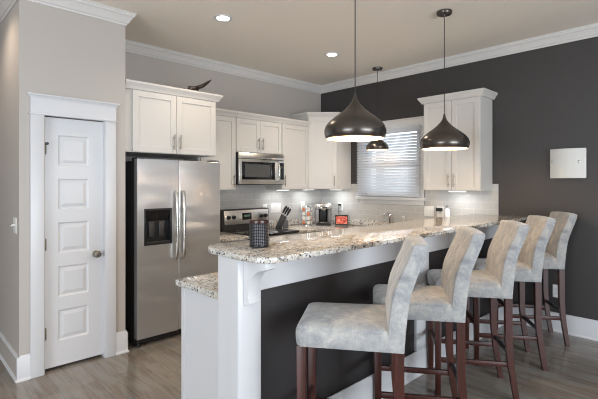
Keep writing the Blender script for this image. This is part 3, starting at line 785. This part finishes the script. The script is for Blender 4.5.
# ------------------------------------------------------------------ wall fittings
sc_ = thing('wall_sconce', 'white bowed rectangular wall sconce on the charcoal wall', 'wall lamp', (-0.0, -3.388, 1.562))
b = newbm(); q = bmesh.new(); n = 14; A = []; B = []
for k in range(n+1):
    u = -1+2*k/n; yy = u*0.155; xx = -0.040-0.050*(1-u*u)
    top = 0.292+0.006*(1-u*u)
    A.append([q.verts.new((xx, yy, 0)), q.verts.new((xx, yy, 0.293))]); B.append([q.verts.new((xx+0.006, yy, 0)), q.verts.new((xx+0.006, yy, 0.293))])
for k in range(n):
    q.faces.new((A[k][0], A[k+1][0], A[k+1][1], A[k][1])); q.faces.new((B[k][0], B[k][1], B[k+1][1], B[k+1][0]))
    q.faces.new((A[k][0], B[k][0], B[k+1][0], A[k+1][0])); q.faces.new((A[k][1], A[k+1][1], B[k+1][1], B[k][1]))
q.faces.new((A[0][0], A[0][1], B[0][1], B[0][0])); q.faces.new((A[n][0], B[n][0], B[n][1], A[n][1]))
bmesh.ops.recalc_face_normals(q, faces=q.faces); merge(b, q)
obj('shade', b, M_SCONCE, sc_)
obj('back_plate', bx(-0.045, -0.001, -0.150, 0.150, 0.01, 0.283, 0.003), M_PLATE, sc_)
for yy in (-0.105, 0.13):
    u = yy/0.155; xx = -0.040-0.050*(1-u*u)
    obj('square_clip', bx(xx-0.005, xx+0.004, yy-0.014, yy+0.014, 0.148, 0.176, 0.002), mat('satin clip', (0.5, 0.5, 0.48), 0.3, 0.6), sc_)

def plate(name, label, cat, loc, rotz, w, h, kind, group=None):
    """wall plate facing local -y"""
    t = thing(name, label, cat, loc, rotz, group)
    obj('cover_plate', bx(-w/2, w/2, -0.006, 0, -h/2, h/2, 0.002), M_PLATE, t)
    for i, k in enumerate(kind):
        xx = (i-(len(kind)-1)/2)*0.046
        if k == 'o':
            for zz in (-0.022, 0.022):
                s = obj('socket', bx(xx-0.016, xx+0.016, -0.0085, -0.005, zz-0.014, zz+0.014, 0.002), M_PLATE, t)
                bb = newbm(); box(bb, xx-0.008, xx-0.006, -0.0090, -0.0080, zz-0.004, zz+0.006); box(bb, xx+0.006, xx+0.008, -0.0090, -0.0080, zz-0.004, zz+0.006)
                obj('slots', bb, M_BLACK, s)
        else:
            bb = newbm(); extrude_x(bb, [(-0.005, -0.032), (-0.0075, -0.032), (-0.011, 0.032), (-0.005, 0.032)], xx-0.016, xx+0.016); obj('rocker', bb, M_PLATE, t)
    return t
Rr = -PI/2
plate('outlet', 'white outlet on the back wall tiles just right of the stove panel', 'outlet', (-1.150, -0.010, 1.165), 0, 0.075, 0.118, 'o')
plate('light_switch', 'white two-gang wall switch behind the knife block', 'switch', (-0.953, -0.010, 1.160), 0, 0.19, 0.130, 'ss')
plate('outlet', 'white outlet on the back wall tiles behind the coffee pod carousel', 'outlet', (-0.415, -0.010, 1.172), 0, 0.085, 0.135, 'o')
plate('outlet', 'white outlet with a black plug left of the window', 'outlet', (-0.010, -0.418, 1.166), Rr, 0.085, 0.130, 'o')
plate('light_switch', 'square white two-gang switch plate below the window casing corner', 'switch', (-0.010, -1.866, 1.160), Rr, 0.130, 0.128, 'ss')
plate('outlet', 'white outlet with a black adapter beside the square switch plate', 'outlet', (-0.010, -2.020, 1.160), Rr, 0.088, 0.130, 'o')
plate('outlet', 'white outlet low on the charcoal wall behind the end stool', 'outlet', (0, -3.290, 0.412), Rr, 0.088, 0.130, 'o')
lsw = plate('light_switch', 'white wall switch on the hall side of the pantry', 'switch', (X_P0, -0.605, 1.180), Rr, 0.118, 0.125, '')
obj('toggle', tube(newbm(), [(0, -0.004, 0.0), (0, -0.018, 0.004), (0, -0.030, -0.006)], [0.008, 0.007, 0.005], 8), M_PLATE, lsw)
ap = thing('power_adapter', 'black power adapter plugged into the outlet under the right-hand cabinet', 'adapter', (-0.0195, -2.020, 1.190), Rr)
obj('adapter_body', bx(-0.035, 0.035, -0.045, 0, -0.022, 0.022, 0.006), M_BLACK, ap)
obj('prongs', bx(-0.008, 0.008, -0.002, 0.004, -0.004, 0.004), M_NICKEL, ap)
fs = thing('soap_bottle', 'slim white bottle standing by the square outlet plate behind the bar', 'bottle', (-0.10, -2.150, CT), 0)
obj('bottle', lathe(newbm(), [(0.030, 0), (0.034, 0.006), (0.034, 0.275), (0.028, 0.295), (0.014, 0.302), (0.014, 0.318)], 24), M_PLATE, fs)
obj('cap', lathe(newbm(), [(0.017, 0.314), (0.017, 0.335), (0.012, 0.342), (0, 0.343)], 20), M_GREY, fs)

# ------------------------------------------------------------------ countertop things
# knife block with knives
kbk = thing('knife_block', 'slanted dark knife block on the counter right of the stove', 'knife block', (-1.045, -0.27, CT), math.radians(-44))
q = newbm(); extrude_x(q, [(-0.105, 0), (-0.015, 0), (0.055, 0.150), (-0.020, 0.195)], -0.055, 0.055, 0.004)
bmesh.ops.transform(q, matrix=Matrix(((0, 1, 0, 0), (1, 0, 0, 0), (0, 0, 1, 0), (0, 0, 0, 1))), verts=q.verts); bmesh.ops.reverse_faces(q, faces=q.faces)
obj('block', q, mat('charcoal block wood', (0.03, 0.03, 0.032), 0.5), kbk)
obj('front_box', bx(0.0, 0.075, -0.054, 0.054, 0.0, 0.105, 0.004), mat('grey block front', (0.085, 0.085, 0.088), 0.4), kbk)
kn0 = None; RT = Matrix.Rotation(math.radians(-44), 4, 'Z')
kn_spots = [(-0.006+0.060*a, y, 0.192-0.042*a) for a, y in ((0.0, -0.036), (0.0, 0.0), (0.0, 0.036), (0.45, -0.036), (0.45, 0.0), (0.45, 0.036), (0.9, -0.02), (0.9, 0.02))]
for i, (kx, ky, kz) in enumerate(kn_spots):
    p = RT @ Vector((kx, ky, 0)); L = (-1.045+p.x, -0.27+p.y, CT+kz+0.004)
    lab = 'black knife handle sticking up out of the dark knife block'
    if kn0 is None:
        kn0 = thing('kitchen_knife', lab, 'knife', L, math.radians(-44), 'knives in the knife block')
        hb = newbm(); tube(hb, [(0.004, 0, 0.010), (0.024, 0, 0.045), (0.046, 0, 0.082), (0.056, 0, 0.102)], [0.010, 0.014, 0.015, 0.010], 8)
        obj('handle', hb, M_BLACK, kn0)
        obj('bolster', tube(newbm(), [(-0.004, 0, -0.01), (0.0, 0, 0.014)], 0.008, 8), M_STEEL2, kn0)
    else: dup(kn0, L, math.radians(-44), lab, 'knives in the knife block')

# coffee pod carousel
pc = thing('pod_carousel', 'chrome carousel of coffee pods on the counter left of the coffee maker', 'carousel', (-0.545, -0.235, CT))
obj('base', lathe(newbm(), [(0.075, 0), (0.075, 0.010), (0.015, 0.016), (0.0, 0.016)], 32), M_CHROME, pc)
obj('post', tube(newbm(), [(0, 0, 0.01), (0, 0, 0.285)], 0.012, 10), M_CHROME, pc)
obj('top_plate', lathe(newbm(), [(0.0, 0.275), (0.078, 0.275), (0.078, 0.283), (0.02, 0.290), (0, 0.290)], 32), M_CHROME, pc)
for k in range(6):
    a_ = 2*PI*k/6+0.52
    b = newbm(); tube(b, [(0.070*math.cos(a_), 0.070*math.sin(a_), 0.008), (0.070*math.cos(a_), 0.070*math.sin(a_), 0.278)], 0.003, 6); obj('wire', b, M_CHROME, pc)
M_FOIL = mat('white pod lid', (0.75, 0.72, 0.68), 0.3); M_ORF = mat('orange pod lid', (0.62, 0.20, 0.08), 0.3)
pod0 = {}
for k in range(6):
    for lv in range(4):
        a_ = 2*PI*k/6
        key = 'orange' if (k+lv) % 3 == 0 else 'white'
        L = (-0.545+0.052*math.cos(a_), -0.235+0.052*math.sin(a_), CT+0.045+lv*0.062)
        lab = '%s-lidded coffee pod held in the chrome carousel' % key
        grp = '%s coffee pods in the carousel' % key
        if key not in pod0:
            t = thing('coffee_pod', lab, 'coffee pod', L, a_, grp)
            obj('cup', lathe(newbm(), [(0.020, -0.026), (0.0235, 0.016), (0.0235, 0.018), (0, 0.018)], 16, Matrix.Rotation(PI/2, 4, 'Y')), M_PLATE, t)
            obj('lid', lathe(newbm(), [(0.0265, 0.0182), (0.0265, 0.0205), (0, 0.0212)], 16, Matrix.Rotation(PI/2, 4, 'Y')), M_FOIL if key == 'white' else M_ORF, t)
            pod0[key] = t
        else: dup(pod0[key], L, a_, lab, grp)

# coffee maker
cm = thing('coffee_maker', 'black and silver single-serve coffee maker in the counter corner', 'coffee maker', (-0.325, -0.345, CT), math.radians(-43))
obj('base', bx(-0.105, 0.105, -0.14, 0.13, 0, 0.035, 0.012, 3), M_BLACK, cm)
obj('drip_tray', bx(-0.055, 0.055, -0.145, -0.02, 0.034, 0.045, 0.004), M_GREY, cm)
obj('rear_column', bx(-0.060, 0.060, -0.01, 0.12, 0.03, 0.27, 0.02, 3), M_BLACK, cm)
for s in (-1, 1):
    obj('side_tank' if s < 0 else 'side_shell', bx(min(s*0.062, s*0.118), max(s*0.062, s*0.118), -0.10, 0.12, 0.03, 0.265, 0.022, 3), M_GREY if s > 0 else mat('smoke grey tank', (0.25, 0.25, 0.26), 0.15), cm)
hd = newbm(); box(hd, -0.115, 0.115, -0.125, 0.12, 0.235, 0.315, 0.03, 4); obj('brew_head', hd, M_STEEL2, cm)
obj('handle', tube(newbm(), [(-0.085, -0.10, 0.268), (-0.06, -0.146, 0.275), (0, -0.156, 0.278), (0.06, -0.146, 0.275), (0.085, -0.10, 0.268)], 0.012, 10), M_CHROME, cm)
obj('brew_badge', lathe(newbm(), [(0.045, 0), (0.045, 0.008), (0.035, 0.012), (0, 0.012)], 28, Matrix.Translation((0, -0.122, 0.262)) @ Matrix.Rotation(PI/2, 4, 'X')), M_CHROME, cm)
obj('nozzle', lathe(newbm(), [(0.022, 0.20), (0.028, 0.240), (0, 0.240)], 20, Matrix.Translation((0, -0.07, 0))), M_BLACK, cm)

# photo frame and its cord
pf = thing('photo_frame', 'small black digital frame showing a red picture beside the coffee maker', 'frame', (-0.165, -0.565, CT), math.radians(-52))
lean = Matrix.Rotation(math.radians(-12), 4, 'X')
b = newbm()
for bb in ((-0.095, -0.080, 0, 0.145), (0.080, 0.095, 0, 0.145), (-0.080, 0.080, 0, 0.016), (-0.080, 0.080, 0.129, 0.145)): box(b, bb[0], bb[1], -0.012, 0.006, bb[2], bb[3], 0.001, 1)
box(b, -0.080, 0.080, 0.0, 0.006, 0.016, 0.129)
bmesh.ops.transform(b, matrix=lean, verts=b.verts); obj('frame', b, M_BLACK, pf)
pm = emis('red picture screen', (0.6, 0.13, 0.09), 0.18); t = NT(pm); v = t.coords('Object')
pc_ = t.ramp(t.noise(v, 26, 3, 0.6, 0.8), [(0.30, (0.10, 0.02, 0.02)), (0.46, (0.62, 0.07, 0.04)), (0.60, (0.75, 0.28, 0.20)), (0.74, (0.65, 0.55, 0.48))]); t.base(pc_); t.l(pc_, t.p.inputs['Emission Color'])
b = bx(-0.080, 0.080, -0.004, -0.001, 0.016, 0.129); bmesh.ops.transform(b, matrix=lean, verts=b.verts); obj('screen', b, pm, pf)
obj('stand', tube(newbm(), [(0, 0.012, 0.09), (0, 0.085, 0.0)], 0.006, 8), M_BLACK, pf)
pl = thing('power_plug', 'black plug with a thin cord in the outlet above the red picture frame', 'plug', (-0.0195, -0.418, 1.19), Rr)
obj('plug_body', bx(-0.018, 0.018, -0.04, 0, -0.016, 0.016, 0.004), M_BLACK, pl)
obj('cord', tube(newbm(), [(0, -0.036, -0.012), (0.0, -0.045, -0.08), (0.012, -0.05, -0.18), (0.03, -0.055, -0.255), (0.07, -0.075, -0.280)], 0.0035, 6), M_BLACK, pl)

# faucet and soap dispenser at the sink
fa = thing('faucet', 'chrome arched faucet behind the sink below the window', 'faucet', (-0.072, -1.330, CT))
obj('base', lathe(newbm(), [(0.030, 0), (0.030, 0.008), (0.020, 0.014), (0.018, 0.14), (0.026, 0.155), (0.034, 0.175), (0.030, 0.195), (0, 0.20)], 24), M_CHROME, fa)
obj('spout', tube(newbm(), [(0, 0, 0.185), (-0.03, 0, 0.205), (-0.08, 0, 0.215), (-0.13, 0, 0.205), (-0.165, 0, 0.180)], [0.016, 0.016, 0.014, 0.013, 0.015], 12), M_CHROME, fa)
obj('lever', tube(newbm(), [(0, 0.02, 0.175), (0.0, 0.055, 0.195), (0.0, 0.080, 0.205)], [0.010, 0.008, 0.007], 8), M_CHROME, fa)
sd = thing('soap_dispenser', 'clear soap dispenser with a pump right of the faucet', 'dispenser', (-0.095, -1.560, CT))
obj('bottle', lathe(newbm(), [(0.030, 0), (0.033, 0.005), (0.033, 0.10), (0.014, 0.125), (0.014, 0.135)], 24), mat('cloudy plastic', (0.62, 0.62, 0.58), 0.15, 0, Transmission_Weight=0.3), sd)
b = newbm(); tube(b, [(0, 0, 0.13), (0, 0, 0.175)], 0.007, 8); tube(b, [(0.008, 0, 0.175), (-0.04, 0, 0.172)], 0.008, 8); obj('pump', b, M_PLATE, sd)

# ------------------------------------------------------------------ bar stools
def stool_seat():
    """upholstered seat, local: x across, y forward (front +)"""
    b = newbm(); W2, Y0, Y1 = 0.213, -0.235, 0.258
    def outline(ins, n=10):
        r = 0.032; pts = []
        x0, x1, y0, y1 = -W2+ins, W2-ins, Y0+ins*0.2, Y1-ins
        for cx, cy, a0 in ((x1-r, y1-r, 0), (x0+r, y1-r, PI/2), (x0+0.01, y0+0.01, PI), (x1-0.01, y0+0.01, 1.5*PI)):
            rr = r if cy > 0 else 0.01
            for k in range(n+1):
                a_ = a0+PI/2*k/n; pts.append((cx+rr*math.cos(a_), cy+rr*math.sin(a_)))
        return pts
    levels = [(0.706, 0.010), (0.703, 0.003), (0.712, 0.0), (0.740, -0.003), (0.765, -0.004), (0.786, -0.003), (0.792, 0.003), (0.797, 0.002), (0.806, 0.008), (0.815, 0.022), (0.824, 0.060), (0.829, 0.105), (0.831, 0.150)]
    R = []
    for z, ins in levels: R.append([b.verts.new((p[0], p[1], z+0.0025*math.sin(9*p[0]+5*p[1]+40*z))) for p in outline(ins)])
    n = len(R[0])
    for A, B in zip(R, R[1:]):
        for i in range(n): b.faces.new((A[i], A[(i+1) % n], B[(i+1) % n], B[i]))
    b.faces.new(R[0][::-1]); b.faces.new(R[-1])
    return b
REARP = [(0.705, 0.000), (0.76, -0.003), (0.81, -0.007), (0.86, -0.012), (0.91, -0.018), (0.96, -0.026), (1.00, -0.036), (1.04, -0.050), (1.08, -0.065), (1.12, -0.081), (1.16, -0.096), (1.19, -0.105), (1.208, -0.109)]
def stool_back():
    b = newbm(); R = []
    prof = []
    N = len(REARP)
    for i, (z, o) in enumerate(REARP):
        th = 0.072+0.012*min(1, max(0, (z-0.70)/0.12))-0.010*max(0, (z-1.02)/0.2)
        prof.append((z, o, th))
    prof += [(1.216, -0.108, 0.068), (1.220, -0.105, 0.060)]
    for z, o, th in prof:
        hw = 0.215 if z < 1.21 else 0.215-(z-1.208)*0.55
        hw += 0.003*math.sin(z*9)
        y0 = -0.26+o; y1 = y0+th
        r = min(0.010, th*0.3); pts = []
        for cx, cy, a0 in ((hw-r, y1-r, 0), (-hw+r, y1-r, PI/2), (-hw+r, y0+r, PI), (hw-r, y0+r, 1.5*PI)):
            for k in range(5):
                a_ = a0+PI/2*k/4; pts.append((cx+r*math.cos(a_), cy+r*math.sin(a_)))
        out = []
        m = len(pts)
        # add mid points across the front so that the cushion bulges
        for j in range(m):
            p, q_ = pts[j], pts[(j+1) % m]; out.append(p)
            if abs(p[0]-q_[0]) > 0.1:
                for f in (0.2, 0.4, 0.5, 0.6, 0.8):
                    xx = p[0]+(q_[0]-p[0])*f; yy = p[1]; bul = 0.006*(1-(2*f-1)**2)
                    front = p[1] > -0.26+o+th*0.5
                    kk = min(1.0, (z-0.70)/0.15)
                    out.append((xx, yy+(bul*kk if front else -bul*0.5*kk)))
        cr = 0.0
        R.append([b.verts.new((p[0], p[1], z+(0.006*(1-(p[0]/0.215)**2) if z > 1.2 else 0))) for p in out])
    n = len(R[0])
    for A, B in zip(R, R[1:]):
        for i in range(n): b.faces.new((A[i], A[(i+1) % n], B[(i+1) % n], B[i]))
    b.faces.new(R[0][::-1]); b.faces.new(R[-1])
    bmesh.ops.recalc_face_normals(b, faces=b.faces)
    return b
def make_stool(label, loc, rotz, group):
    t = thing('bar_stool', label, 'bar stool', loc, rotz, group)
    for nm, bmx in (('seat', stool_seat()), ('backrest', stool_back())):
        for v in bmx.verts: v.co.z = 1.511-(1.511-v.co.z)*0.9875
        obj(nm, bmx, M_VELVET, t, sharp=50)
    YF, YR = 0.232, -0.236
    for s in (-1, 1):
        b = newbm(); bar4(b, (s*0.186, YF, 0), (s*0.186, YF, 0.717), 0.034, 0.036, 0.046, 0.048); obj('leg', b, M_MAHOG, t)
        b = newbm()
        q = bmesh.new(); R = []
        for z, yy, w in ((0, YR-0.056, 0.035), (0.12, YR-0.036, 0.037), (0.26, YR-0.015, 0.040), (0.42, YR-0.002, 0.043), (0.717, YR, 0.046)):
            R.append([q.verts.new((s*0.188+a*w/2, yy+c*w/2, z)) for a, c in ((-1, -1), (1, -1), (1, 1), (-1, 1))])
        for A, B in zip(R, R[1:]):
            for i in range(4): q.faces.new((A[i], A[(i+1) % 4], B[(i+1) % 4], B[i]))
        q.faces.new(R[0][::-1]); q.faces.new(R[-1]); bmesh.ops.recalc_face_normals(q, faces=q.faces); merge(b, q)
        obj('leg', b, M_MAHOG, t, sharp=30)
        obj('stretcher', bx(s*0.187-0.011, s*0.187+0.011, YR, YF, 0.235, 0.268, 0.003), M_MAHOG, t)
    obj('stretcher', bx(-0.186, 0.186, YF-0.011, YF+0.011, 0.315, 0.350, 0.003), M_MAHOG, t)
    obj('stretcher', bx(-0.186, 0.186, YR-0.024, YR-0.004, 0.300, 0.328, 0.003), M_BLACK, t)
    b = newbm(); box(b, -0.19, 0.19, -0.22, 0.222, 0.717, 0.73); obj('seat_frame', b, M_MAHOG, t)
    return t
SR = math.radians(36)
def spot(rl): return (rl[0]+0.021, rl[1]+0.336, 0)
RL = [(-3.163, -3.477), (-2.527, -3.479), (-1.805, -3.484), (-1.118, -3.466), (-0.400, -3.453)]
LB = ['nearest grey velvet bar stool, whole seat showing, under the large pendant lamp',
      'second grey velvet bar stool from the candle jar end of the bar',
      'middle grey velvet bar stool of the five along the bar',
      'fourth grey velvet bar stool from the bar end, next to the end stool',
      'end grey velvet bar stool by the charcoal wall below the sconce']
GS = 'grey velvet bar stools along the bar'
st0 = make_stool(LB[0], spot(RL[0]), SR, GS)
for rl, lab in zip(RL[1:], LB[1:]): dup(st0, spot(rl), SR, lab, GS)
